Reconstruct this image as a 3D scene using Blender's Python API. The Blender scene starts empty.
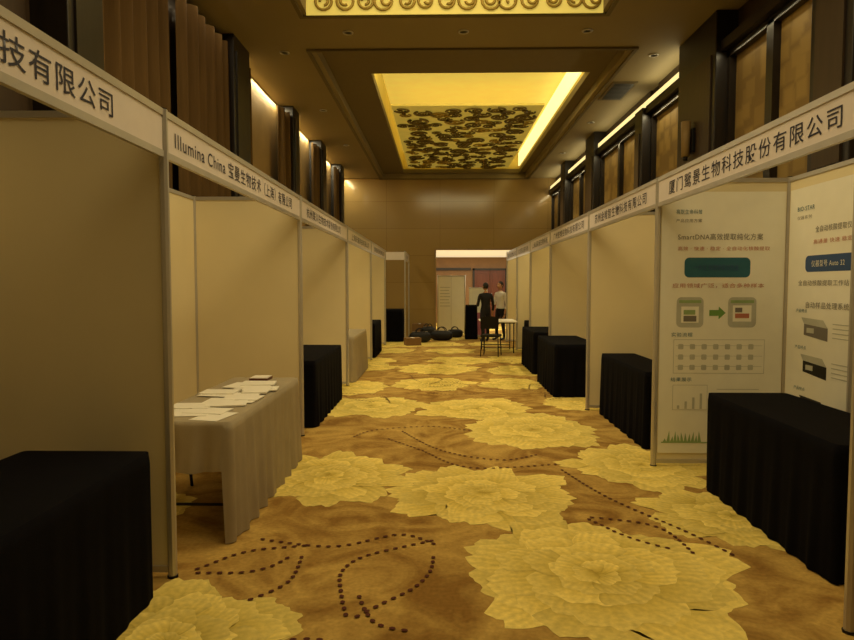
import bpy, bmesh, math, random
from mathutils import Vector, Matrix
random.seed(7)
S=bpy.context.scene
COL=S.collection
try:
    S.view_settings.view_transform='Standard'
    S.view_settings.look='None'
except Exception: pass

def lin(c):
    return tuple(((v/255)/12.92 if v/255<=0.04045 else ((v/255+0.055)/1.055)**2.4) for v in c)

# ---------------------------------------------------------------- materials
def mat(name,rgb,rough=0.7,metal=0.0,noise=0.0,nscale=8.0,bump=0.0,bscale=200.0,emit=None,estr=0.0,stretch=None,spec=None,attr=None):
    m=bpy.data.materials.new(name); m.use_nodes=True
    nt=m.node_tree; N=nt.nodes; L=nt.links
    b=N['Principled BSDF']
    c=lin(rgb)
    b.inputs['Base Color'].default_value=(*c,1)
    b.inputs['Roughness'].default_value=rough
    b.inputs['Metallic'].default_value=metal
    if spec is not None: b.inputs['Specular IOR Level'].default_value=spec
    tc=N.new('ShaderNodeTexCoord'); mp=N.new('ShaderNodeMapping')
    L.new(tc.outputs['Object'],mp.inputs['Vector'])
    if stretch: mp.inputs['Scale'].default_value=stretch
    src=None
    if attr:
        a=N.new('ShaderNodeAttribute'); a.attribute_name=attr; src=a.outputs['Color']
    if noise>0:
        n=N.new('ShaderNodeTexNoise'); n.inputs['Scale'].default_value=nscale; n.inputs['Detail'].default_value=5
        L.new(mp.outputs['Vector'],n.inputs['Vector'])
        r=N.new('ShaderNodeMapRange'); r.inputs['From Min'].default_value=0.3; r.inputs['From Max'].default_value=0.7
        r.inputs['To Min'].default_value=1-noise; r.inputs['To Max'].default_value=1+noise
        L.new(n.outputs['Fac'],r.inputs['Value'])
        mx=N.new('ShaderNodeVectorMath'); mx.operation='SCALE'
        if src: L.new(src,mx.inputs[0])
        else: mx.inputs[0].default_value=c
        L.new(r.outputs['Result'],mx.inputs['Scale'])
        L.new(mx.outputs[0],b.inputs['Base Color'])
    elif src: L.new(src,b.inputs['Base Color'])
    if bump>0:
        n2=N.new('ShaderNodeTexNoise'); n2.inputs['Scale'].default_value=bscale
        L.new(mp.outputs['Vector'],n2.inputs['Vector'])
        bp=N.new('ShaderNodeBump'); bp.inputs['Strength'].default_value=bump; bp.inputs['Distance'].default_value=0.01
        L.new(n2.outputs['Fac'],bp.inputs['Height']); L.new(bp.outputs['Normal'],b.inputs['Normal'])
    if emit:
        b.inputs['Emission Color'].default_value=(*lin(emit),1); b.inputs['Emission Strength'].default_value=estr
    return m

M={}
M['panel']=mat('booth_panel_laminate',(232,218,178),0.45,noise=0.03,nscale=2)
M['alu']=mat('aluminium_extrusion',(196,190,180),0.35,0.5,noise=0.03)
M['fascia']=mat('fascia_board',(230,220,216),0.5,noise=0.03)
M['ink']=mat('navy_lettering',(36,34,58),0.6,noise=0.05)
M['black']=mat('black_tablecloth',(13,12,17),0.95,noise=0.15,nscale=6,bump=0.2,spec=0.08)
M['grey']=mat('grey_tablecloth',(166,153,128),0.9,noise=0.06,nscale=5,bump=0.2,spec=0.1)
M['paper']=mat('paper',(240,235,222),0.6,noise=0.02)
M['wall']=mat('dark_wood_wall',(64,48,30),0.5,noise=0.15,nscale=3,stretch=(8,8,0.6))
M['column']=mat('dark_wood_column',(32,24,17),0.4,noise=0.2,nscale=3,stretch=(8,8,0.6))
M['tan']=mat('tan_wallpaper',(156,128,78),0.6,noise=0.06,nscale=4)
M['lobbywall']=mat('lobby_wall_panelling',(132,98,60),0.5,noise=0.1,nscale=3)
M['curtain']=mat('brown_curtain',(98,76,46),0.9,noise=0.12,nscale=4,stretch=(6,6,0.4),spec=0.1)
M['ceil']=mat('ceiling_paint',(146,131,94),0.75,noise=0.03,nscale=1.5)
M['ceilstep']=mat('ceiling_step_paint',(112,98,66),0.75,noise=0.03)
M['gold']=mat('gold_leaf_recess',(210,188,98),0.55,noise=0.08,nscale=3)
M['goldglow']=mat('gold_panel_painted_glow',(212,190,90),0.55,noise=0.1,nscale=3,emit=(222,194,80),estr=0.26)  # not a lamp: emission stands in for cove light on the relief backing
M['goldhot']=mat('gold_recess_painted_glow',(226,206,116),0.55,noise=0.06,nscale=3,emit=(246,222,104),estr=0.38)  # light on the recess top and scroll wall put in as emission
M['bronze']=mat('bronze_relief',(116,98,42),0.5,0.1,noise=0.15,nscale=5)
M['bronze2']=mat('gold_relief',(180,154,72),0.45,0.3,noise=0.12,nscale=5)
M['strip']=mat('cove_light_strip',(255,240,190),0.6,emit=(255,242,160),estr=1.2)
M['strip2']=mat('cove_light_strip_small',(255,226,150),0.6,emit=(255,234,160),estr=1.1)
M['dark']=mat('dark_metal',(26,24,24),0.45,0.5,noise=0.05)
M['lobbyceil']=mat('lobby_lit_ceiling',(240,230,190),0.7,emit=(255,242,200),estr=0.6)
M['door']=mat('reddish_door',(98,50,32),0.4,noise=0.15,nscale=3,stretch=(6,6,0.5))
M['dark_shirt']=mat('dark_cloth',(26,24,28),0.9,noise=0.1)
M['white_shirt']=mat('white_shirt',(235,230,224),0.85,noise=0.05)
M['trousers']=mat('dark_trousers',(26,26,36),0.9,noise=0.1)
M['skin']=mat('skin',(188,138,104),0.55,noise=0.04)
M['hair']=mat('black_hair',(18,15,14),0.6,noise=0.1)
M['shoe']=mat('black_shoe_leather',(14,13,13),0.4)
M['green']=mat('print_green',(110,156,76),0.6,noise=0.05)
M['palegreen']=mat('print_pale_green',(150,176,118),0.6,noise=0.1)
M['blue']=mat('print_blue',(34,98,118),0.55,noise=0.04)
M['blue2']=mat('print_blue_deep',(50,80,130),0.55,noise=0.04)
M['ptext']=mat('print_dark_text',(120,114,106),0.7)
M['pred']=mat('print_red_text',(190,118,92),0.7)
M['pgrey']=mat('print_grey',(190,190,176),0.7,noise=0.1)
M['poster']=mat('poster_paper',(244,241,226),0.4,noise=0.02)
M['carton']=mat('cardboard',(130,98,58),0.85,noise=0.08)
M['bag']=mat('black_bag',(20,19,22),0.7,noise=0.1)
M['pink']=mat('print_pink',(196,120,140),0.6,noise=0.05)

def gold_fabric():
    m=mat('gold_wall_fabric',(150,120,66),0.6)
    nt=m.node_tree;N=nt.nodes;L=nt.links;b=N['Principled BSDF']
    tc=N.new('ShaderNodeTexCoord')
    sep=N.new('ShaderNodeSeparateXYZ'); cmb=N.new('ShaderNodeCombineXYZ')
    L.new(tc.outputs['Object'],sep.inputs[0]); L.new(sep.outputs['Y'],cmb.inputs['X']); L.new(sep.outputs['Z'],cmb.inputs['Y'])
    v=N.new('ShaderNodeTexVoronoi'); v.distance='CHEBYCHEV'; v.inputs['Scale'].default_value=4.5
    L.new(cmb.outputs[0],v.inputs['Vector'])
    cr=N.new('ShaderNodeValToRGB'); e=cr.color_ramp.elements
    e[0].position=.3; e[0].color=(*lin((166,138,78)),1); e[1].position=.55; e[1].color=(*lin((138,112,62)),1)
    L.new(v.outputs['Distance'],cr.inputs['Fac']); L.new(cr.outputs['Color'],b.inputs['Base Color'])
    return m
M['fabric']=gold_fabric()
def carpet():
    m=bpy.data.materials.new('ochre_carpet'); m.use_nodes=True
    nt=m.node_tree;N=nt.nodes;L=nt.links;b=N['Principled BSDF']
    b.inputs['Roughness'].default_value=0.95; b.inputs['Specular IOR Level'].default_value=0.1
    tc=N.new('ShaderNodeTexCoord')
    n=N.new('ShaderNodeTexNoise'); n.inputs['Scale'].default_value=1.8; n.inputs['Detail'].default_value=6; n.inputs['Distortion'].default_value=2.2
    L.new(tc.outputs['Object'],n.inputs['Vector'])
    cr=N.new('ShaderNodeValToRGB'); e=cr.color_ramp.elements
    e[0].position=0.34; e[0].color=(*lin((140,104,50)),1)
    e[1].position=0.64; e[1].color=(*lin((190,156,84)),1)
    L.new(n.outputs['Fac'],cr.inputs['Fac'])
    n2=N.new('ShaderNodeTexNoise'); n2.inputs['Scale'].default_value=40; n2.inputs['Detail'].default_value=3
    L.new(tc.outputs['Object'],n2.inputs['Vector'])
    mr=N.new('ShaderNodeMapRange'); mr.inputs['To Min'].default_value=0.65; mr.inputs['To Max'].default_value=1.35
    L.new(n2.outputs['Fac'],mr.inputs['Value'])
    sc=N.new('ShaderNodeVectorMath'); sc.operation='SCALE'
    L.new(cr.outputs['Color'],sc.inputs[0]); L.new(mr.outputs['Result'],sc.inputs['Scale'])
    L.new(sc.outputs[0],b.inputs['Base Color'])
    return m
M['carpet']=carpet()
M['flower']=mat('carpet_flower_pile',(210,190,110),0.95,noise=0.12,nscale=30,attr='Col',spec=0.1)
M['dash']=mat('carpet_dark_dash',(84,38,22),0.95,noise=0.1)
def marble():
    m=bpy.data.materials.new('tan_marble'); m.use_nodes=True
    nt=m.node_tree;N=nt.nodes;L=nt.links;b=N['Principled BSDF']
    b.inputs['Roughness'].default_value=0.16
    tc=N.new('ShaderNodeTexCoord'); sep=N.new('ShaderNodeSeparateXYZ'); cmb=N.new('ShaderNodeCombineXYZ')
    L.new(tc.outputs['Object'],sep.inputs[0]); L.new(sep.outputs['X'],cmb.inputs['X']); L.new(sep.outputs['Z'],cmb.inputs['Y'])
    br=N.new('ShaderNodeTexBrick'); br.inputs['Scale'].default_value=0.3; br.inputs['Mortar Size'].default_value=0.0012; br.offset=0
    br.inputs['Color1'].default_value=(*lin((172,144,90)),1); br.inputs['Color2'].default_value=(*lin((166,138,86)),1); br.inputs['Mortar'].default_value=(*lin((126,100,58)),1)
    L.new(cmb.outputs[0],br.inputs['Vector']); L.new(br.outputs['Color'],b.inputs['Base Color'])
    return m
M['marble']=marble()

# ---------------------------------------------------------------- mesh helper
class MB:
    def __init__(s): s.bm=bmesh.new(); s.mats=[]
    def mi(s,k):
        if k not in s.mats: s.mats.append(k)
        return s.mats.index(k)
    def box(s,x0,x1,y0,y1,z0,z1,k,bev=0,rot=None,piv=None):
        c=[(x0,y0,z0),(x1,y0,z0),(x1,y1,z0),(x0,y1,z0),(x0,y0,z1),(x1,y0,z1),(x1,y1,z1),(x0,y1,z1)]
        v=[s.bm.verts.new(p) for p in c]
        f=[s.bm.faces.new([v[i] for i in q]) for q in ((3,2,1,0),(4,5,6,7),(0,1,5,4),(1,2,6,5),(2,3,7,6),(3,0,4,7))]
        i=s.mi(k)
        for a in f:a.material_index=i
        if bev>0:
            r=bmesh.ops.bevel(s.bm,geom=list({e for a in f for e in a.edges}),offset=bev,segments=2,affect='EDGES',profile=0.5)
            for a in r['faces']: a.material_index=i
            v=list({w for a in r['faces'] for w in a.verts}|{w for w in v if w.is_valid})
        if rot is not None:
            bmesh.ops.rotate(s.bm,verts=v,cent=piv or ((x0+x1)/2,(y0+y1)/2,(z0+z1)/2),matrix=rot)
        return v
    def cyl(s,p0,p1,r0,k,r1=None,n=12,smooth=True,phase=0):
        p0=Vector(p0);p1=Vector(p1); r1=r0 if r1 is None else r1
        d=(p1-p0).normalized(); a=Vector((1,0,0)) if abs(d.x)<.8 else Vector((0,1,0))
        u=d.cross(a).normalized(); w=d.cross(u)
        A=[];B=[]
        for i in range(n):
            t=2*math.pi*i/n+phase; o=u*math.cos(t)+w*math.sin(t)
            A.append(s.bm.verts.new(p0+o*r0)); B.append(s.bm.verts.new(p1+o*r1))
        i_=s.mi(k)
        for i in range(n):
            f=s.bm.faces.new((A[i],A[(i+1)%n],B[(i+1)%n],B[i])); f.material_index=i_; f.smooth=smooth
        f=s.bm.faces.new(A[::-1]);f.material_index=i_
        f=s.bm.faces.new(B);f.material_index=i_
    def poly(s,pts,k,smooth=False):
        f=s.bm.faces.new([s.bm.verts.new(p) for p in pts]); f.material_index=s.mi(k); f.smooth=smooth
        return f
    def ball(s,c,r,k,seg=16,rings=10):
        v=bmesh.ops.create_uvsphere(s.bm,u_segments=seg,v_segments=rings,radius=1)['verts']
        if not hasattr(r,'__len__'): r=(r,r,r)
        i=s.mi(k)
        for w in v: w.co=Vector((w.co.x*r[0]+c[0],w.co.y*r[1]+c[1],w.co.z*r[2]+c[2]))
        for f in {f for w in v for f in w.link_faces}: f.material_index=i; f.smooth=True
        return v
    def torus(s,c,R,r,k,n=18,m=6,flat=1.0,arc=2*math.pi,a0=0,axis='Z'):
        rings=[]; full=abs(arc-2*math.pi)<1e-4
        cnt=n if full else n+1
        for i in range(cnt):
            t=a0+arc*i/n; ring=[]
            for j in range(m):
                q=2*math.pi*j/m; rr=R+r*math.cos(q); a=rr*math.cos(t); b_=rr*math.sin(t); h=r*math.sin(q)*flat
                p=(c[0]+a,c[1]+b_,c[2]+h) if axis=='Z' else (c[0]+a,c[1]+h,c[2]+b_)
                ring.append(s.bm.verts.new(p))
            rings.append(ring)
        idx=s.mi(k)
        for i in range(n):
            A=rings[i];B=rings[(i+1)%cnt]
            for j in range(m):
                f=s.bm.faces.new((A[j],B[j],B[(j+1)%m],A[(j+1)%m])); f.material_index=idx; f.smooth=True
    def obj(s,name,parent=None,recalc=True):
        if recalc: bmesh.ops.recalc_face_normals(s.bm,faces=s.bm.faces)
        me=bpy.data.meshes.new(name); s.bm.to_mesh(me); s.bm.free()
        for k in s.mats: me.materials.append(M[k])
        o=bpy.data.objects.new(name,me); COL.objects.link(o)
        if parent: o.parent=parent
        return o
def empty(name,loc=(0,0,0)):
    e=bpy.data.objects.new(name,None); e.empty_display_size=0.1; e.location=loc; COL.objects.link(e); return e

def text(body,origin,facing,length,height,k,parent,name='lettering',bold=0.0,space=1.12):
    """flat lettering; origin=lower-left corner; facing '+X','-X','-Y'"""
    cu=bpy.data.curves.new('tmp','FONT'); cu.body=body; cu.size=1; cu.extrude=0; cu.space_character=space; cu.offset=bold
    o=bpy.data.objects.new('tmp',cu); COL.objects.link(o)
    dg=bpy.context.evaluated_depsgraph_get(); dg.update()
    me=bpy.data.meshes.new_from_object(o.evaluated_get(dg))
    bpy.data.objects.remove(o)
    if not me or not me.vertices: return None
    xs=[v.co.x for v in me.vertices]; ys=[v.co.y for v in me.vertices]
    x0,x1,y0,y1=min(xs),max(xs),min(ys),max(ys)
    sx=length/max(x1-x0,1e-4); sy=height/max(y1-y0,1e-4)
    for v in me.vertices:
        a=(v.co.x-x0)*sx; b=(v.co.y-y0)*sy
        if facing=='+X': v.co=(origin[0],origin[1]+a,origin[2]+b)
        elif facing=='-X': v.co=(origin[0],origin[1]-a,origin[2]+b)
        else: v.co=(origin[0]+a,origin[1],origin[2]+b)
    me.materials.clear(); me.materials.append(M[k])
    ob=bpy.data.objects.new(name,me); COL.objects.link(ob); ob.parent=parent
    return ob

# ---------------------------------------------------------------- room shell
XL,XR,YB,YF,ZC=-3.0,3.6,-3.0,20.0,4.87
m=MB(); m.box(XL-.2,XR+.2,YB-.2,28,-0.1,0,'carpet'); floor=m.obj('floor')

def flower(bm,colL,cx,cy,R,rot,z0):
    z=z0; rnd=random
    rings=[(12,.45,1.0,.24,.3),(11,.40,.84,.22,.3),(10,.28,.68,.20,.3),(8,.16,.50,.19,.3),(6,.06,.34,.17,.3),(5,0,.18,.11,.3)]
    for ri,(n,r0,r1,hw0,off) in enumerate(rings):
        for p in range(n):
            a=rot+2*math.pi*(p+rnd.uniform(-.3,.3))/n+ri*.47
            L=R*(r1-r0)*(rnd.uniform(.6,1.2) if ri==0 else rnd.uniform(.72,1.14)); base=R*r0
            W=R*hw0*rnd.uniform(.85,1.3)
            z+=0.00009; ph=rnd.uniform(0,6); tone=rnd.uniform(.82,1.04)
            ca,sa=math.cos(a),math.sin(a); skew=rnd.uniform(-.3,.3)
            NR,NA=7,15; grid=[]
            for i in range(NR):
                t=i/(NR-1); row=[]
                wid=W*(.45+.55*math.sin(min(1,t*1.05)*math.pi*.55))
                for j in range(NA):
                    u=j/(NA-1)*2-1
                    ruff=1-.42*abs(u)**2.6+.06*math.sin(u*7+ph)+.03*math.sin(u*15+ph*2)
                    r=base+L*t*(ruff if t>.3 else (1-.3*abs(u)**2.6))
                    s_=u*wid+skew*t*t*L
                    row_v=bm.verts.new((cx+r*ca-s_*sa,cy+r*sa+s_*ca,z))
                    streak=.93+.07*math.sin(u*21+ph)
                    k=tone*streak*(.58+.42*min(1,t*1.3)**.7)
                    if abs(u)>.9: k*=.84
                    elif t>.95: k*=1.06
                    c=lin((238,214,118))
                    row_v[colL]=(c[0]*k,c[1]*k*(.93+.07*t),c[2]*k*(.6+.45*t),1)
                    row.append(row_v)
                grid.append(row)
            for i in range(NR-1):
                for j in range(NA-1):
                    bm.faces.new((grid[i][j],grid[i+1][j],grid[i+1][j+1],grid[i][j+1]))
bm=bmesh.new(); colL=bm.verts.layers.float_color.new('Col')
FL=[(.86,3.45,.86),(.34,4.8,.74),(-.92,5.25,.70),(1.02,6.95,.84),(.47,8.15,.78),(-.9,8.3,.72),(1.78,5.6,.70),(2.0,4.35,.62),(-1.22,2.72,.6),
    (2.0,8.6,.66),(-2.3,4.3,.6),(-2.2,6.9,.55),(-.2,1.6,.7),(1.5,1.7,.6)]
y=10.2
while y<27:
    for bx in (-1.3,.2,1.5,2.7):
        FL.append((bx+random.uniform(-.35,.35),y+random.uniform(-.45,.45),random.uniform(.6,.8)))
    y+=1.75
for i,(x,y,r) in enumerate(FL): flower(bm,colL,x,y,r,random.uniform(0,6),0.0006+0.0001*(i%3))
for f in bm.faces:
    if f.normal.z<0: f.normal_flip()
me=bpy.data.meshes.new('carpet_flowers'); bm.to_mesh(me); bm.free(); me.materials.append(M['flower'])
o=bpy.data.objects.new('carpet_flowers',me); COL.objects.link(o); o.parent=floor

m=MB()
def f2w(px,py):
    Y=1014/(py-285); return Vector(((px-440)/640*Y,Y,0))
def dashes(pts,step=.058,s=.0135):
    P=[pts[0]]+pts+[pts[-1]]; out=[]
    for i in range(1,len(P)-2):
        for t in range(60):
            u=t/60;a,b,c,d=P[i-1],P[i],P[i+1],P[i+2]
            out.append(.5*((2*b)+(c-a)*u+(2*a-5*b+4*c-d)*u*u+(3*b-a-3*c+d)*u**3))
    acc=0
    for i in range(1,len(out)):
        d=out[i]-out[i-1]; acc+=d.length
        if acc>=step:
            acc=0; t=d.normalized(); n=Vector((-t.y,t.x,0)); q=out[i]
            m.poly([(q+t*s*1.25*math.cos(w)+n*s*.95*math.sin(w)).to_tuple()[:2]+(0.0065,) for w in [k*math.pi/4+math.pi/8 for k in range(8)]],'dash')
def leaf(A,B,w,bend):
    d=B-A; n=Vector((-d.y,d.x,0)).normalized(); L=d.length
    def side(sg): return [A+d*t+n*(bend*math.sin(t*math.pi)+sg*w*math.sin(t*math.pi)**1.3)*L for t in (0,.2,.4,.6,.8,1)]
    dashes(side(1)); dashes(side(-1)[:5])
leaf(f2w(345,632),f2w(438,545),.22,.08)
leaf(f2w(180,582),f2w(305,552),.20,-.05)
dashes([f2w(355,600),f2w(372,632),f2w(410,642)])
dashes([f2w(250,545),f2w(330,553),f2w(400,540),f2w(440,552)])
dashes([f2w(300,560),f2w(285,590),f2w(240,612)])
dashes([f2w(400,432),f2w(440,452),f2w(500,462),f2w(540,456)])
dashes([f2w(385,440),f2w(420,452),f2w(470,470),f2w(560,466)])
dashes([f2w(350,440),f2w(375,432),f2w(430,428),f2w(470,432)])
leaf(f2w(585,520),f2w(700,560),.18,.1)
dashes([f2w(560,470),f2w(610,500),f2w(690,535),f2w(740,560)])
leaf(f2w(425,395),f2w(500,392),.16,.05)
for i in range(34):
    y=random.uniform(8.8,24); x=random.uniform(-1.6,2.6); a=random.uniform(0,6.28); L=random.uniform(.7,1.2)
    leaf(Vector((x,y,0)),Vector((x+L*math.cos(a),y+L*math.sin(a),0)),.2,random.uniform(-.15,.15))
for i in range(6):
    y=random.uniform(.5,2.4); x=random.uniform(-1.6,2.4); a=random.uniform(0,6.28)
    leaf(Vector((x,y,0)),Vector((x+math.cos(a),y+math.sin(a),0)),.2,.1)
m.obj('carpet_leaf_dashes',floor,recalc=False)

# walls
m=MB(); m.box(XL-.2,XL,YB-.2,YF,0,5.8,'wall'); m.obj('wall_left')
m=MB(); m.box(XR,XR+.2,YB-.2,YF,0,5.8,'wall'); m.obj('wall_right')
m=MB(); m.box(XL,XR,YB-.2,YB,0,5.8,'wall'); m.obj('wall_back')
OX0,OX1,OZ=-.12,2.5,2.68
m=MB(); m.box(XL,OX0,YF,YF+.25,0,5.8,'marble'); m.box(OX1,XR,YF,YF+.25,0,5.8,'marble'); m.box(OX0,OX1,YF,YF+.25,OZ,5.8,'marble')
m.box(OX0-.06,OX0,YF-.03,YF,0,OZ+.06,'tan'); m.box(OX1,OX1+.06,YF-.03,YF,0,OZ+.06,'tan'); m.box(OX0,OX1,YF-.03,YF,OZ,OZ+.06,'tan')
m.obj('wall_far')
m=MB(); m.box(-1.5,4.5,27,27.2,0,2.75,'lobbywall'); m.box(-1.7,-1.5,YF+.25,27.2,0,2.75,'lobbywall'); m.box(4.5,4.7,YF+.25,27.2,0,2.75,'lobbywall')
m.box(-1.5,1.3,26.94,27,2.2,2.3,'column'); m.box(2.9,4.5,26.94,27,2.2,2.3,'column')
m.obj('wall_lobby')
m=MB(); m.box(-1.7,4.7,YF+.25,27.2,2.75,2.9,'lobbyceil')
m.obj('ceiling_lobby')
m=MB()
for x0 in (1.45,2.1):
    m.box(x0,x0+.63,26.93,26.98,0.01,2.2,'door',.004)
    for z0,z1 in ((.15,.95),(1.1,2.05)): m.box(x0+.1,x0+.53,26.91,26.94,z0,z1,'door',.01)
    m.cyl((x0+(.56 if x0<2 else .07),26.9,1.0),(x0+(.56 if x0<2 else .07),26.9,1.25),.012,'alu')
m.box(1.37,1.45,26.9,26.99,0,2.28,'column'); m.box(2.73,2.81,26.9,26.99,0,2.28,'column'); m.box(1.37,2.81,26.9,26.99,2.2,2.28,'column')
m.obj('door_1')

# ceiling with recesses
m=MB()
R1=(-1.62,1.95,.6,7.9); R2=(-1.75,2.62,9.2,19.95)
def slab_ring(outer,inner,z0,z1,k):
    X0,X1,Y0,Y1=outer; a,b,c,d=inner
    m.box(X0,a,Y0,Y1,z0,z1,k); m.box(b,X1,Y0,Y1,z0,z1,k); m.box(a,b,Y0,c,z0,z1,k); m.box(a,b,d,Y1,z0,z1,k)
slab_ring((XL,XR,YB,8.45),R1,ZC,ZC+.15,'ceil')
slab_ring((XL,XR,8.45,YF),R2,ZC,ZC+.15,'ceil')
I2=(-1.12,2.42,10.6,19.88)
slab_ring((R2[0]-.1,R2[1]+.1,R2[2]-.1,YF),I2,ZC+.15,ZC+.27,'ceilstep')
slab_ring((I2[0]-.5,I2[1]+.5,I2[2]-.5,YF),(I2[0],I2[1],I2[2],I2[3]),ZC+.27,ZC+.34,'gold')
ZT=5.65
m.box(I2[0]-.1,I2[0],I2[2]-.1,I2[3]+.1,ZC+.34,ZT,'gold'); m.box(I2[1],I2[1]+.1,I2[2]-.1,I2[3]+.1,ZC+.34,ZT,'gold')
m.box(I2[0],I2[1],I2[2]-.1,I2[2],ZC+.34,ZT,'gold'); m.box(I2[0],I2[1],I2[3],I2[3]+.1,ZC+.34,ZT,'gold')
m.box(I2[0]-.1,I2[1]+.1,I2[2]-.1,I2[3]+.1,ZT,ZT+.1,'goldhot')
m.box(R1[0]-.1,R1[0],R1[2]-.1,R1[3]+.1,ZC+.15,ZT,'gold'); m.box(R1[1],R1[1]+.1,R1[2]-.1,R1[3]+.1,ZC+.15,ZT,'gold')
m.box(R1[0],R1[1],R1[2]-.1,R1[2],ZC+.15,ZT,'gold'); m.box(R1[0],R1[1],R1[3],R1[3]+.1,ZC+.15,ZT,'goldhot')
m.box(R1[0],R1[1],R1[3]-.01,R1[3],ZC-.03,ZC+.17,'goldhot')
m.box(R1[0]-.1,R1[1]+.1,R1[2]-.1,R1[3]+.1,ZT,ZT+.1,'gold')
m.box(XL-.2,XR+.2,YB-.2,YF+.25,5.8,5.9,'ceil')
ceiling=m.obj('ceiling')
m=MB()
def frame(a,b,c,d,t=.05):
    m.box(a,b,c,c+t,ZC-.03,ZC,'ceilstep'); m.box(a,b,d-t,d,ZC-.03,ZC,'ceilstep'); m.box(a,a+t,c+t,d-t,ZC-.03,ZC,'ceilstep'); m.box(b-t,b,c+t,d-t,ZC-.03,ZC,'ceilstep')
frame(R2[0]-.12,R2[1]+.12,R2[2]-.12,YF)
frame(R1[0]-.1,R1[1]+.1,R1[2]-.1,R1[3]+.1)
m.obj('trim_1')
def relief(x0,x1,y0,y1,z,name):
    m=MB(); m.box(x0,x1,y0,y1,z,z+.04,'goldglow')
    random.seed(3); pts=[]; tries=0
    while len(pts)<120 and tries<6000:
        tries+=1; r=random.uniform(.12,.27); x=random.uniform(x0+r,x1-r); y=random.uniform(y0+r,y1-r)
        if all((x-a)**2+(y-b)**2>(.86*(r+c))**2 for a,b,c in pts): pts.append((x,y,r))
    for i,(x,y,r) in enumerate(pts):
        zz=z-.02-.004*(i%4)
        k='bronze' if random.random()<.8 else 'bronze2'
        a0=random.uniform(0,6)
        m.torus((x,y,zz),r*.8,r*.17,k,n=16,m=6,flat=.5,arc=5.2,a0=a0)
        m.torus((x,y,zz-.01),r*.42,r*.15,k,n=12,m=6,flat=.5,arc=4.8,a0=a0+2)
        m.ball((x,y,zz),(r*.14,r*.14,.02),k,8,6)
        q=min((p for p in pts if p is not pts[i]),key=lambda p:(p[0]-x)**2+(p[1]-y)**2)
        m.cyl((x+(q[0]-x)*.3,y+(q[1]-y)*.3,zz),(x+(q[0]-x)*.7,y+(q[1]-y)*.7,zz),.035,k,n=6)
    return m.obj(name)
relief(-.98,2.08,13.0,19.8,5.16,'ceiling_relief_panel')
m=MB(); random.seed(5)
x=R1[0]+.2
while x<R1[1]-.1:
    for z in (4.99,5.17,5.34):
        r=random.uniform(.08,.11)
        m.torus((x+random.uniform(-.03,.03),R1[3]-.03,z),r,.018,'bronze2',n=14,m=6,axis='Y')
        m.torus((x+.02,R1[3]-.04,z),r*.5,.018,'bronze2',n=10,m=6,axis='Y',arc=4.7,a0=random.uniform(0,6))
    x+=.25
m.obj('recess_scroll_relief',ceiling)
m=MB(); m.box(I2[1]-.04,I2[1]-.002,I2[2]+.1,I2[3]-.1,ZC+.34,ZC+.72,'strip'); m.obj('cove_light_strip')
m=MB(); m.box(R1[0]+.1,R1[1]-.1,R1[3]-.16,R1[3]-.1,5.3,5.4,'strip'); m.obj('cove_light_strip')

m=MB()
DL=[(-2.2,9.2),(-2.2,12.2),(-2.2,15.2),(3.05,9.4),(3.05,13.2),(3.05,16.2),(-2.2,6),(2.8,6),(.3,8.5),(-1.2,8.5),(1.9,8.5)]
for x,y in DL:
    m.torus((x,y,ZC-.005),.06,.012,'alu',n=16,m=6); m.cyl((x,y,ZC-.004),(x,y,ZC),.05,'dark',n=16)
m.obj('recessed_downlight')
m=MB()
m.box(2.8,3.2,10.6,11.6,ZC-.02,ZC,'ceilstep')
for i in range(12): m.box(2.84,3.16,10.66+i*.075,10.7+i*.075,ZC-.028,ZC-.02,'dark')
m.obj('ceiling_air_vent')

# left wall columns, curtains, cove
CLs=[(4.7,5.2),(8.5,9.2),(11.9,12.4),(14.7,15.3),(17.6,18.1)]
m=MB()
for a,b in CLs:
    m.box(XL,-2.7,a,b,0,ZC,'column',.01); m.box(-2.7,-2.68,a+.08,b-.08,.2,ZC-.2,'column')
m.obj('trim_2')
bays=[(1.4,4.7),(5.2,8.5),(9.2,11.9),(12.4,14.7),(15.3,17.6),(18.1,20)]
m=MB()
for a,b in bays: m.box(XL,XL+.02,a,b,0,ZC,'tan' if a>9 else 'wall')
for i in range(4): 
    a=1.45+i*.8; m.box(XL+.02,XL+.05,a,a+.76,2.6,4.0,'wall',.01); m.box(XL+.02,XL+.05,a,a+.76,4.05,4.8,'wall',.01)
m.obj('trim_3')
def curtain(name,a,b,x,z0=.02,z1=4.72,k=.17,A=.055):
    bm=bmesh.new(); n=int((b-a)/.02); rows=10; g=[]
    for j in range(rows+1):
        t=j/rows; z=z1+(z0-z1)*t; r=[]
        for i in range(n+1):
            u=i/n; y=a+(b-a)*u
            amp=A*(.7+.3*t)
            xx=x+amp*math.sin(y*2*math.pi/k+.9*math.sin(y*3)+.3*t)+.012*math.sin(y*31)
            r.append(bm.verts.new((xx,y,z)))
        g.append(r)
    for j in range(rows):
        for i in range(n):
            f=bm.faces.new((g[j][i],g[j][i+1],g[j+1][i+1],g[j+1][i])); f.smooth=True
    me=bpy.data.meshes.new(name); bm.to_mesh(me); bm.free(); me.materials.append(M['curtain'])
    o=bpy.data.objects.new(name,me); COL.objects.link(o); return o
for a,b in ((5.22,6.55),(6.95,8.48),(9.22,9.5),(11.3,11.88),(12.42,12.7),(14.2,14.68),(15.32,15.6),(17.1,17.58)): curtain('window_curtain',a,b,-2.80,k=.26,A=.075)
def area(name,loc,rot,sx,sy,E,col=(1,.74,.36)):
    l=bpy.data.lights.new(name,'AREA'); l.shape='RECTANGLE'; l.size=sx; l.size_y=sy; l.energy=E; l.color=col
    o=bpy.data.objects.new(name,l); o.location=loc; o.rotation_euler=rot; COL.objects.link(o); return o
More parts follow.
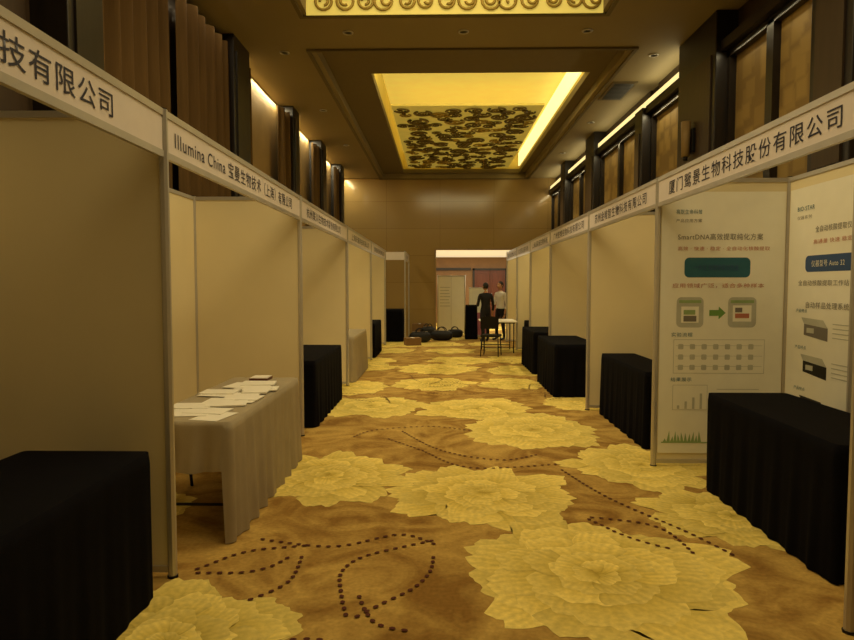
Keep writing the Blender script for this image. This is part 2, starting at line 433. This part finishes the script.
for i,(a,b) in enumerate(bays[2:]):
    area('bay_cove_light',(-2.93,(a+b)/2,ZC-.02),(0,math.radians(-4),0),.04,(b-a)*.9,22,(1,.88,.54))
area('bay_cove_light',(-2.64,6.85,ZC-.02),(0,math.radians(-10),0),.04,2.8,6,(1,.80,.48))

# right wall
m=MB()
for a,b in [(2.2,2.8),(5.3,5.9),(7.9,9.1),(10.7,11.1),(14.0,14.8),(17.2,17.8)]:
    top=4.48 if a==10.7 else ZC
    m.box(3.3,XR,a,b,0,top,'column',.01); m.box(3.28,3.3,a+.1,b-.1,2.6,min(top,ZC-.1)-.4,'wall')
m.obj('trim_4')
m=MB()
rb=[(2.8,5.3),(5.9,7.9),(9.1,10.7),(11.1,14.0),(14.8,17.2),(17.8,20)]
for a,b in rb:
    m.box(3.52,XR,a,b,2.3,4.35,'fabric')
    nsp=max(1,round((b-a)/1.3)); w=(b-a)/nsp
    for i in range(nsp):
        y0=a+i*w;y1=y0+w
        for zz in (2.3,4.3,): m.box(3.44,3.53,y0,y1,zz,zz+.07,'column')
        for yy in (y0,y1-.07): m.box(3.44,3.53,yy,yy+.07,2.3,4.35,'column')
    m.box(3.36,XR,a,b,4.38,4.5,'column')
    m.box(3.54,XR-.001,a,b,0.01,2.3,'wall')
    m.box(3.56,XR-.001,a,b,4.5,ZC,'wall')
m.obj('trim_5')
for a,b in rb:
    if a>9: area('cornice_cove_light',(3.44,(a+b)/2,4.62),(0,math.radians(150),0),.03,(b-a)*.9,3,(1,.86,.5))
    area('panel_fill_light',(3.38,(a+b)/2,4.36),(0,math.radians(28),0),.03,(b-a)*.9,3 if a<9 else 5.5,(1,.84,.48))  # unseen lights added under the cornice to brighten the gold fabric
m=MB()
for a,b in ((9.15,13.95),(14.85,17.15),(17.85,19.9)): m.box(3.38,3.41,a,b,4.52,4.60,'strip2')
m.obj('cornice_light_strip')
m=MB(); m.box(3.24,3.28,8.4,8.6,3.3,3.6,'dark',.005); m.cyl((3.19,8.5,3.25),(3.19,8.5,3.7),.05,'tan',r1=.06,n=16); m.cyl((3.19,8.5,3.2),(3.19,8.5,3.25),.03,'dark'); m.obj('wall_sconce')

# ---------------------------------------------------------------- booths
def post(m,x,y,z0=.0,z1=2.5,r=.024):
    m.cyl((x,y,z0+.01),(x,y,z1),r,'alu',n=8,smooth=False,phase=math.pi/8)
    m.cyl((x,y,z0),(x,y,z0+.012),r*1.25,'dark',n=8,smooth=False)
    m.cyl((x,y,z1),(x,y,z1+.006),r*.9,'dark',n=8,smooth=False)
def booth(side,y0,y1,xf,xb,npan,lab=None,divider=True,nearpost=False,labpos=None,nearfascia=False,back=True):
    s=1 if side=='L' else -1
    e=empty('exhibition_booth',(0,0,0))
    m=MB()
    post(m,xf,y1)
    if nearpost: post(m,xf,y0); post(m,xb,y0)
    for i in range(1,npan+1): post(m,xb,y0+(y1-y0)*i/npan)
    def rail(xa,xb_,ya,yb,z): m.box(min(xa,xb_),max(xa,xb_),ya,yb,z,z+.035,'alu')
    for z in (.03,2.46):
        if back: rail(xb-.012,xb+.012,y0+.02,y1-.02,z)
        if divider: rail(xf-s*.02,xb+s*.02,y1-.012,y1+.012,z)
    rail(xf-.012,xf+.012,y0+.02,y1-.02,2.465); rail(xf-.012,xf+.012,y0+.02,y1-.02,2.25)
    m.obj('aluminium_frame',e)
    m=MB()
    if back:
        for i in range(npan):
            a=y0+(y1-y0)*i/npan+.022; b=y0+(y1-y0)*(i+1)/npan-.022
            m.box(xb-.004,xb+.004,a,b,.065,2.46,'panel')
    if divider:
        m.box(min(xf,xb)+.022,max(xf,xb)-.022,y1-.004,y1+.004,.065,2.46,'panel')
    m.obj('infill_panels',e)
    m=MB(); m.box(xf-.006,xf+.006,y0+.024,y1-.024,2.285,2.465,'fascia')
    if nearfascia: m.box(min(xf,xb)+.02,max(xf,xb)-.02,y0-.006,y0+.006,2.265,2.48,'fascia')
    m.obj('fascia_board',e)
    if lab:
        a,b=labpos
        if side=='L': text(lab,(xf+.008,a,2.318),'+X',b-a,.11,'ink',e,bold=.004)
        else: text(lab,(xf-.008,b,2.318),'-X',b-a,.11,'ink',e,bold=.004,space=1.2)
    return e
LY=[.2,3.37,6.63,9.98,13.45,16.9]
labs=['江苏百奥生物科技有限公司','Illumina China 宝曼生物技术（上海）有限公司','杭州联川生物技术股份有限公司','上海天能科技有限公司','北京诺禾致源科技有限公司']
lp=[(1.05,2.84),(3.5,6.25),(6.95,9.3),(10.5,13.0),(14,16.5)]
for i in range(5): booth('L',LY[i],LY[i+1],-1.45,-2.55,3,labs[i],nearpost=(i==0),labpos=lp[i])
booth('L',17.4,19.5,-.95,-2.55,2,'会务组',divider=False,nearpost=True,labpos=(18,18.9),nearfascia=True)
RY=[.35,2.88,5.57,8.09,10.9,13.3,15.6,17.9]
rl=['深圳仪器有限公司','厦门鹭景生物科技股份有限公司','苏州金唯智生物科技有限公司','广州锐博生物科技有限公司','上海派森诺生物科技','北京百迈客科技','南京生物公司']
for i in range(7):
    a,b=RY[i],RY[i+1]
    lpz=(3.05,5.3) if i==1 else (a+.3,b-.3)
    booth('R',a,b,1.87,2.98,3,rl[i],nearpost=(i==0),labpos=lpz)

# ---------------------------------------------------------------- posters
def poster(name,fac,o,w,h,draw):
    e=empty(name)
    def P(u,v,d):
        if fac=='-Y': return (o[0]+u,o[1]-d,o[2]+v)
        return (o[0]-d,o[1]-u,o[2]+v)
    m=MB()
    def quad(u0,u1,v0,v1,k,d=.002): m.poly([P(u0,v0,d),P(u1,v0,d),P(u1,v1,d),P(u0,v1,d)],k)
    def rquad(u0,u1,v0,v1,k,d=.002,r=.04):
        pts=[]
        for cx,cy,a0 in ((u1-r,v0+r,-90),(u1-r,v1-r,0),(u0+r,v1-r,90),(u0+r,v0+r,180)):
            for q in range(6):
                a=math.radians(a0+q*18); pts.append(P(cx+r*math.cos(a),cy+r*math.sin(a),d))
        m.poly(pts,k)
    quad(0,w,0,h,'poster',.001)
    T=lambda s,u,v,L,H,k:text(s,P(u,v,.005),fac,L,H,k,e,'print')
    draw(m,quad,rquad,T,P)
    m.obj('sheet',e,recalc=False)
    return e
def d1(m,quad,rquad,T,P):
    T('赛默生命科技',.12,2.07,.22,.04,'blue'); T('产品应用方案',.12,2.0,.22,.03,'ptext')
    T('SmartDNA高效提取纯化方案',.14,1.85,.72,.055,'ptext')
    T('高效 · 快速 · 稳定 · 全自动化核酸提取',.14,1.76,.78,.035,'pred')
    rquad(.20,.76,1.53,1.70,'blue')
    T('一步法 核酸提取试剂盒',.28,1.59,.38,.05,'blue2')
    T('应用领域广泛，适合多种样本',.10,1.44,.78,.04,'pred')
    rquad(.14,.37,1.10,1.36,'pgrey'); rquad(.58,.82,1.10,1.36,'pgrey')
    quad(.18,.33,1.14,1.28,'poster',.003); quad(.2,.31,1.15,1.2,'ptext',.004); quad(.2,.3,1.21,1.25,'palegreen',.004)
    quad(.62,.78,1.15,1.29,'poster',.003); quad(.64,.76,1.18,1.22,'pred',.004); quad(.64,.7,1.23,1.27,'ptext',.004)
    quad(.16,.35,1.31,1.335,'palegreen',.003); quad(.60,.80,1.31,1.335,'palegreen',.003)
    quad(.42,.50,1.2,1.25,'green',.003)
    m.poly([P(.50,1.17,.003),P(.56,1.225,.003),P(.50,1.28,.003)],'green')
    T('实验流程',.1,1.02,.18,.035,'blue')
    quad(.12,.9,.70,.995,'pgrey',.002); quad(.124,.896,.704,.991,'poster',.0025)
    for r in range(3):
        z=.94-.09*r
        quad(.14,.88,z,z+.003,'pgrey',.003)
        for c in range(7): rquad(.16+c*.1,.205+c*.1,z-.03,z+.015,'pgrey',.0035,.01)
    T('结果展示',.1,.63,.18,.035,'blue')
    quad(.12,.42,.38,.60,'pgrey'); quad(.124,.416,.384,.596,'poster',.003)
    for k in range(4): quad(.16+k*.065,.18+k*.065,.39,.42+.035*k,'pgrey',.004)
    for k in range(5): quad(.5,.86,.40+k*.04,.405+k*.04,'pgrey',.003)
    for k in range(11):
        u=.06+k*.03; hh=.03+.07*abs(math.sin(k*1.7)); m.poly([P(u-.015,.1,.003),P(u+.015,.1,.003),P(u+.01*math.sin(k),.1+hh,.003)],'palegreen')
    quad(.03,1.0,.09,.1,'palegreen',.003)
def d2(m,quad,rquad,T,P):
    T('BIO-STAR',.12,2.07,.24,.035,'blue'); T('仪器系列',.12,2.0,.2,.03,'ptext')
    T('全自动核酸提取仪',.38,1.88,.45,.05,'ptext'); T('高通量 快速 稳定',.36,1.79,.48,.035,'pred')
    rquad(.25,.88,1.57,1.70,'blue2'); T('仪器型号 Auto 32',.34,1.61,.42,.05,'poster')
    T('全自动核酸提取工作站',.16,1.46,.66,.045,'ptext')
    T('自动样品处理系统',.28,1.28,.55,.05,'ptext')
    for n_,z in enumerate((1.06,.76,.42)):
        m.poly([P(.26,z,.003),P(.58,z-.03,.003),P(.58,z+.07,.003),P(.26,z+.09,.003)],'ptext' if n_==0 else 'dark')
        m.poly([P(.26,z+.09,.003),P(.58,z+.07,.003),P(.52,z+.13,.003),P(.22,z+.14,.003)],'pgrey' if n_<2 else 'dark')
        quad(.30,.40,z+.02,z+.06,'pgrey',.004)
        for k in range(4): quad(.64,.84,z+k*.035,z+k*.035+.006,'pgrey',.003)
        T('产品特点',.14,z+.18,.16,.03,'blue')
    for k in range(5): quad(.12,.8,.16+k*.035,.166+k*.035,'pgrey',.003)
poster('exhibition_poster','-Y',(1.9,5.56,.12),1.05,2.26,d1)
poster('exhibition_poster','-X',(2.971,5.53,.12),.86,2.26,d2)

# ---------------------------------------------------------------- draped tables
def draped(name,x0,x1,y0,y1,k,h=.75,drop=None,pleat=.018,seed=0,parent=None):
    rnd=random.Random(seed)
    per=[];r=.03
    def seg(a,b,nrm,tag):
        L=math.hypot(b[0]-a[0],b[1]-a[1]); n=max(4,int(L/.018))
        for i in range(n): 
            t=i/n; per.append((a[0]+(b[0]-a[0])*t,a[1]+(b[1]-a[1])*t,nrm,tag))
    def corner(cx,cy,a0,tag):
        for i in range(6):
            a=a0+math.pi/2*i/6; per.append((cx+r*math.cos(a),cy+r*math.sin(a),(math.cos(a),math.sin(a)),tag))
    seg((x0+r,y0),(x1-r,y0),(0,-1),'y0'); corner(x1-r,y0+r,-math.pi/2,'c')
    seg((x1,y0+r),(x1,y1-r),(1,0),'x1'); corner(x1-r,y1-r,0,'c')
    seg((x1-r,y1),(x0+r,y1),(0,1),'y1'); corner(x0+r,y1-r,math.pi/2,'c')
    seg((x0,y1-r),(x0,y0+r),(-1,0),'x0'); corner(x0+r,y0+r,math.pi,'c0')
    bm=bmesh.new(); n=len(per); rows=[]
    ph=rnd.uniform(0,6); s=0; arc=[]
    for i in range(n):
        arc.append(s); q=per[(i+1)%n]; s+=math.hypot(q[0]-per[i][0],q[1]-per[i][1])
    NR=14
    for j in range(NR+1):
        t=j/NR; row=[]
        for i,(px,py,nr,tag) in enumerate(per):
            dr=h-.012
            if drop and tag in drop: dr=drop[tag]+.04*math.sin(arc[i]*5)
            z=h-dr*t
            w=math.sin(arc[i]*2*math.pi/.23+ph+.9*math.sin(arc[i]*2.1+ph)+.4*t)+.45*math.sin(arc[i]*2*math.pi/.105+t)
            off=(0 if j==0 else .006)+pleat*(t**.9)*(w*.6+.5)
            row.append(bm.verts.new((px+nr[0]*off,py+nr[1]*off,z-(.006 if j>0 else 0))))
        rows.append(row)
    for j in range(NR):
        for i in range(n):
            f=bm.faces.new((rows[j][i],rows[j+1][i],rows[j+1][(i+1)%n],rows[j][(i+1)%n])); f.smooth=True
    bm.faces.new(rows[0])
    bmesh.ops.recalc_face_normals(bm,faces=bm.faces)
    me=bpy.data.meshes.new(name); bm.to_mesh(me); bm.free(); me.materials.append(M[k])
    e=empty(name)
    o=bpy.data.objects.new('tablecloth',me); COL.objects.link(o); o.parent=e
    m=MB(); m.box(x0+.02,x1-.02,y0+.02,y1-.02,h-.03,h-.004,'carton')
    for x in (x0+.06,x1-.06):
        for y in (y0+.1,y1-.1): m.cyl((x,y,0),(x,y,h-.03),.014,'dark',n=10)
    for y in (y0+.1,y1-.1): m.cyl((x0+.06,y,.2),(x1-.06,y,.2),.01,'dark',n=8)
    m.obj('table_frame',e)
    return e
draped('draped_table',-2.1,-1.455,1.75,3.15,'black',seed=1,pleat=.010)
draped('draped_table',-1.86,-1.28,3.85,5.72,'grey',drop={'y0':.27,'x0':.27,'c0':.27},seed=2,pleat=.032)
draped('draped_table',-1.98,-1.38,7.0,8.9,'black',seed=3)
draped('draped_table',-2.0,-1.4,10.3,12.1,'grey',seed=4,pleat=.028)
draped('draped_table',-2.0,-1.42,13.8,15.4,'black',seed=5)
draped('draped_table',-1.9,-1.05,17.75,18.6,'black',seed=12,h=.9)
draped('draped_table',2.08,2.68,3.35,4.98,'black',seed=6)
draped('draped_table',1.98,2.38,6.15,7.85,'black',seed=7)
draped('draped_table',1.62,2.25,9.0,10.6,'black',seed=8)
draped('draped_table',1.66,2.3,11.3,12.9,'black',seed=9)
draped('draped_table',2.0,2.5,13.7,15.2,'black',seed=10)
draped('draped_table',.76,1.08,18.6,19.1,'black',seed=11,h=1.0)

m=MB(); rnd=random.Random(2)
for i in range(18):
    x=rnd.uniform(-1.75,-1.42); y=4.0+i*.078; z=.7515; w,l=.105,.148; n=rnd.randint(1,6)
    a=Matrix.Rotation(rnd.uniform(-.25,.25)+(1.57 if i%3 else 0),3,'Z')
    m.box(x-w/1.1,x+w/1.1,y-l/1.1,y+l/1.1,z+.0006*i,z+.0006*i+.002*n,'paper',rot=a)
m.obj('brochure_stack')
m=MB(); m.box(-1.66,-1.5,5.5,5.68,.752,.772,'door',.002); m.box(-1.655,-1.505,5.505,5.675,.772,.777,'paper'); m.obj('notebook')

# ---------------------------------------------------------------- chairs
def chair(x,y,ang,k='dark'):
    m=MB()
    m.box(-.21,.21,-.21,.21,.43,.48,k,.015)
    for sx in (-.18,.18):
        m.cyl((sx*1.1,-.2,0),(sx,-.17,.43),.012,'dark'); m.cyl((sx*1.1,.24,0),(sx,.18,.45),.012,'dark'); m.cyl((sx,.18,.45),(sx*.95,.25,.86),.012,'dark')
    for sx in (-.19,.19): m.cyl((sx,-.17,.2),(sx,.2,.2),.008,'dark')
    g=[]
    for i in range(9):
        u=i/8*2-1
        for z in (.62,.74,.9): g.append((u*.2,.225+.05*(z-.6)+.03*(1-u*u),z-(.03*u*u if z==.9 else 0)))
    for sgn in (0,.025):
        for i in range(8):
            for j in range(2):
                q=[g[i*3+j],g[(i+1)*3+j],g[(i+1)*3+j+1],g[i*3+j+1]]
                m.poly([(p[0],p[1]+sgn,p[2]) for p in q],k)
    o=m.obj('banquet_chair'); o.location=(x,y,0); o.rotation_euler=(0,0,ang); return o
chair(-2.16,4.75,math.pi/2,'grey'); chair(2.64,7.3,-math.pi/2,'black'); chair(1.15,14.35,2.9,'dark')

m=MB(); m.box(.95,1.8,14.75,15.9,.72,.745,'paper',.004)
for y in (14.9,15.75):
    for x in (1.03,1.72): m.cyl((x,y,0),(x,y,.72),.014,'dark',n=10)
    m.cyl((1.03,y,.12),(1.72,y,.12),.011,'dark',n=8)
m.box(1.01,1.74,14.85,15.8,.69,.72,'dark')
m.obj('folding_table')

def bag(x,y,L,W,H,ang):
    m=MB(); v=m.ball((0,0,H/2),(L/2,W/2,H/2),'bag',20,12)
    for w in v:
        c=w.co; c.x=math.copysign(abs(c.x/(L/2))**.6*L/2,c.x); c.z=max(0.0,H/2+math.copysign(abs((c.z-H/2)/(H/2))**.7*H/2,c.z-H/2))
    for s in (-1,1): m.torus((0,s*W*.18,H*.9),L*.2,.012,'bag',n=12,m=6,axis='Y',arc=math.pi)
    m.box(-L*.35,L*.35,-.01,.01,H*.97,H*1.0,'alu')
    o=m.obj('duffel_bag'); o.location=(x,y,0.001); o.rotation_euler=(0,0,ang)
for a in ((-.55,17.6,.6,.32,.3,.2),(.05,18.3,.65,.35,.28,-.3),(-.35,18.9,.55,.35,.36,.8),(.45,19.3,.5,.3,.25,.1)): bag(*a)
def carton(x,y,w,d,h,ang):
    m=MB(); m.box(-w/2,w/2,-d/2,d/2,0,h,'carton',.004); m.box(-.03,.03,-d/2-.001,d/2+.001,h,h+.002,'paper')
    o=m.obj('cardboard_carton'); o.location=(x,y,0); o.rotation_euler=(0,0,ang)
carton(-.72,16.8,.4,.3,.2,.3); carton(-.62,19.6,.45,.35,.4,0)
m=MB(); m.box(-.05,.78,20.6,20.64,.08,1.85,'poster'); 
for x in (-.07,.36,.8): m.cyl((x,20.62,0),(x,20.62,1.9),.022,'alu',n=8)
m.box(-.05,.78,20.59,20.65,1.85,1.89,'alu'); m.box(-.05,.78,20.59,20.65,.04,.08,'alu')
for k in range(7): m.box(.0,.33-.02*(k%3),20.596,20.6,.9+k*.1,.92+k*.1,'pgrey')
m.obj('display_partition')
m=MB(); m.box(.86,1.46,19.4,19.48,0,.07,'alu',.01); m.box(.88,1.44,19.44,19.446,.07,1.5,'poster')
m.box(.88,1.44,19.436,19.44,.07,.75,'pink'); m.cyl((.88,19.443,1.5),(1.44,19.443,1.5),.012,'alu'); m.cyl((1.16,19.47,.05),(1.16,19.47,1.5),.01,'dark')
m.obj('roll_up_banner')

# ---------------------------------------------------------------- people
def skin_mesh(pts,edges,radii,sub=2):
    me=bpy.data.meshes.new('sk'); me.from_pydata(pts,edges,[]); o=bpy.data.objects.new('sk',me); COL.objects.link(o)
    md=o.modifiers.new('s','SKIN'); md.use_smooth_shade=True
    for i,r in enumerate(radii):
        sv=me.skin_vertices[0].data[i]; sv.radius=r if hasattr(r,'__len__') else (r,r); sv.use_root=(i==0)
    ss=o.modifiers.new('b','SUBSURF'); ss.levels=sub; ss.render_levels=sub
    dg=bpy.context.evaluated_depsgraph_get(); dg.update()
    out=bpy.data.meshes.new_from_object(o.evaluated_get(dg)); bpy.data.objects.remove(o)
    for p in out.polygons: p.use_smooth=True
    return out
def person(x,y,ang,shirt,armL,armR,step=.06,H=1.0):
    e=empty('standing_person',(x,y,0)); e.rotation_euler=(0,0,ang); e.scale=(H,H,H)
    P=[(0,0,.95),(0,.01,1.1),(0,.01,1.27),(0,.01,1.4),(0,0,1.47),(0,-.01,1.54)]
    Rr=[(.155,.11),(.135,.095),(.165,.11),(.15,.09),(.06,.06),(.052,.052)]
    E=[(0,1),(1,2),(2,3),(3,4),(4,5)]
    def add(p,r,parent): P.append(p); Rr.append(r); E.append((parent,len(P)-1)); return len(P)-1
    for s,fy in ((-1,-step),(1,step)):
        a=add((s*.095,0,.88),(.09,.095),0); a=add((s*.1,fy*.5-.01,.5),.062,a); a=add((s*.105,fy+.01,.12),.042,a); a=add((s*.105,fy,.05),.04,a); add((s*.115,fy-.15,.035),.033,a)
    for s,arm in ((-1,armL),(1,armR)):
        a=add((s*.17,.01,1.4),.06,3); a=add((s*.205,.01,1.34),.052,a)
        for p,r in zip(arm,(.042,.03,.026)): a=add((s*p[0],p[1],p[2]),r,a)
    me=skin_mesh(P,E,Rr,2)
    for k in (shirt,'trousers','skin','shoe'): me.materials.append(M[k])
    hands=[Vector((s*arm[1][0],arm[1][1],arm[1][2])) for s,arm in ((-1,armL),(1,armR))]
    for p in me.polygons:
        c=p.center
        i=0
        if c.z<.09: i=3
        elif c.z<.97 and abs(c.x)<.2 and abs(c.y)<.2: i=1
        if c.z>1.475: i=2
        if any((c-h).length<.09 for h in hands) : i=2
        p.material_index=i
    o=bpy.data.objects.new('body',me); COL.objects.link(o); o.parent=e
    m=MB(); v=m.ball((0,-.01,1.65),(.075,.095,.115),'skin',24,18)
    for w in v:
        if w.co.z<1.62: w.co.x*=1-.9*(1.62-w.co.z)*1.6; w.co.y=w.co.y*(1-.6*(1.62-w.co.z))-.01
    hv=m.ball((0,.008,1.672),(.082,.1,.112),'hair',24,18)
    for w in hv:
        if w.co.y<-.05 and w.co.z<1.71: w.co.y=-.03
        if w.co.z<1.6: w.co.z=1.6+(w.co.z-1.6)*.3
    for s in (-1,1):
        m.ball((s*.03,-.098,1.66),(.013,.008,.008),'paper',8,6); m.ball((s*.03,-.104,1.66),(.006,.004,.006),'hair',8,6)
        m.box(s*.03-.018,s*.03+.018,-.104,-.098,1.677,1.682,'hair')
        m.ball((s*.078,.0,1.65),(.01,.018,.028),'skin',8,8)
    m.ball((0,-.108,1.635),(.012,.018,.02),'skin',8,8); m.ball((0,-.1,1.6),(.024,.008,.006),'door',8,6)
    m.obj('head',e)
    for s,arm in ((-1,armL),(1,armR)):
        a=Vector((s*arm[1][0],arm[1][1],arm[1][2])); b=Vector((s*arm[2][0],arm[2][1],arm[2][2]))
        d=(b-a).normalized(); side=d.cross(Vector((1,0,0)))
        if side.length<.1: side=d.cross(Vector((0,0,1)))
        side.normalize(); nrm=d.cross(side).normalized()
        P2=[tuple(b-d*.01),tuple(b+d*.04),tuple(b+d*.075)]; R2_=[(.02,.02),(.03,.017),(.03,.014)]; E2=[(0,1),(1,2)]
        for q,(o_,L) in enumerate(((-.03,.06),(-.01,.075),(.01,.07),(.03,.055))):
            p=b+d*.075+side*o_; i0=len(P2)
            P2+= [tuple(p+d*L*.4),tuple(p+d*L*.75+nrm*.012),tuple(p+d*L+nrm*.03)]; R2_+=[.009,.008,.007]
            E2+=[(2,i0),(i0,i0+1),(i0+1,i0+2)]
        i0=len(P2); P2+=[tuple(b+d*.03-side*.035),tuple(b+d*.06-side*.055+nrm*.01)]; R2_+=[.011,.009]; E2+=[(0,i0),(i0,i0+1)]
        hm=skin_mesh(P2,E2,R2_,1); hm.materials.append(M['skin'])
        ho=bpy.data.objects.new('hand',hm); COL.objects.link(ho); ho.parent=e
    return e
dn=[(.25,.03,1.07),(.25,-.05,.86),(.25,-.07,.8)]
bent=[(.25,.0,1.08),(.18,-.22,1.12),(.15,-.28,1.14)]
person(1.27,17.9,math.radians(200),'dark_shirt',dn,bent,H=.93)
person(1.73,18.4,math.radians(-50),'white_shirt',bent,dn,H=.95)

# ---------------------------------------------------------------- lights
W=(1,.80,.42)
area('recess_fill_light',(.16,4.2,5.5),(0,0,0),3.0,5.6,165,W)  # unseen area light added in the near recess as general fill, no chandelier there
area('recess_cove_light',(.65,10.75,5.35),(math.radians(115),0,0),3.2,.15,34,(1,.86,.46))
def spot(x,y,E,ang=100,z=None):
    l=bpy.data.lights.new('downlight_lamp','SPOT'); l.energy=E; l.color=(1,.82,.46); l.spot_size=math.radians(ang); l.spot_blend=.8; l.shadow_soft_size=.12
    o=bpy.data.objects.new('downlight_lamp',l); o.location=(x,y,ZC-.04 if z is None else z); COL.objects.link(o); return o
spot(.3,8.5,280,90)
for y in (11.2,14.2,17.2):
    spot(-1.45,y,165,90); spot(2.5,y,165,90)
area('lobby_light',(1.5,23.5,2.7),(0,0,0),4,4,150,(1,.88,.62))
w=bpy.data.worlds.new('World'); S.world=w; w.use_nodes=True; w.node_tree.nodes['Background'].inputs[0].default_value=(.4,.3,.15,1); w.node_tree.nodes['Background'].inputs[1].default_value=.1

# ---------------------------------------------------------------- camera
cd=bpy.data.cameras.new('camera'); cam=bpy.data.objects.new('camera',cd); COL.objects.link(cam)
cd.sensor_width=36; cd.lens=36*640/854; cd.clip_end=200
cam.location=(0,0,1.585); cam.rotation_euler=(math.radians(90-3.13),0,math.radians(1.16))
S.camera=cam
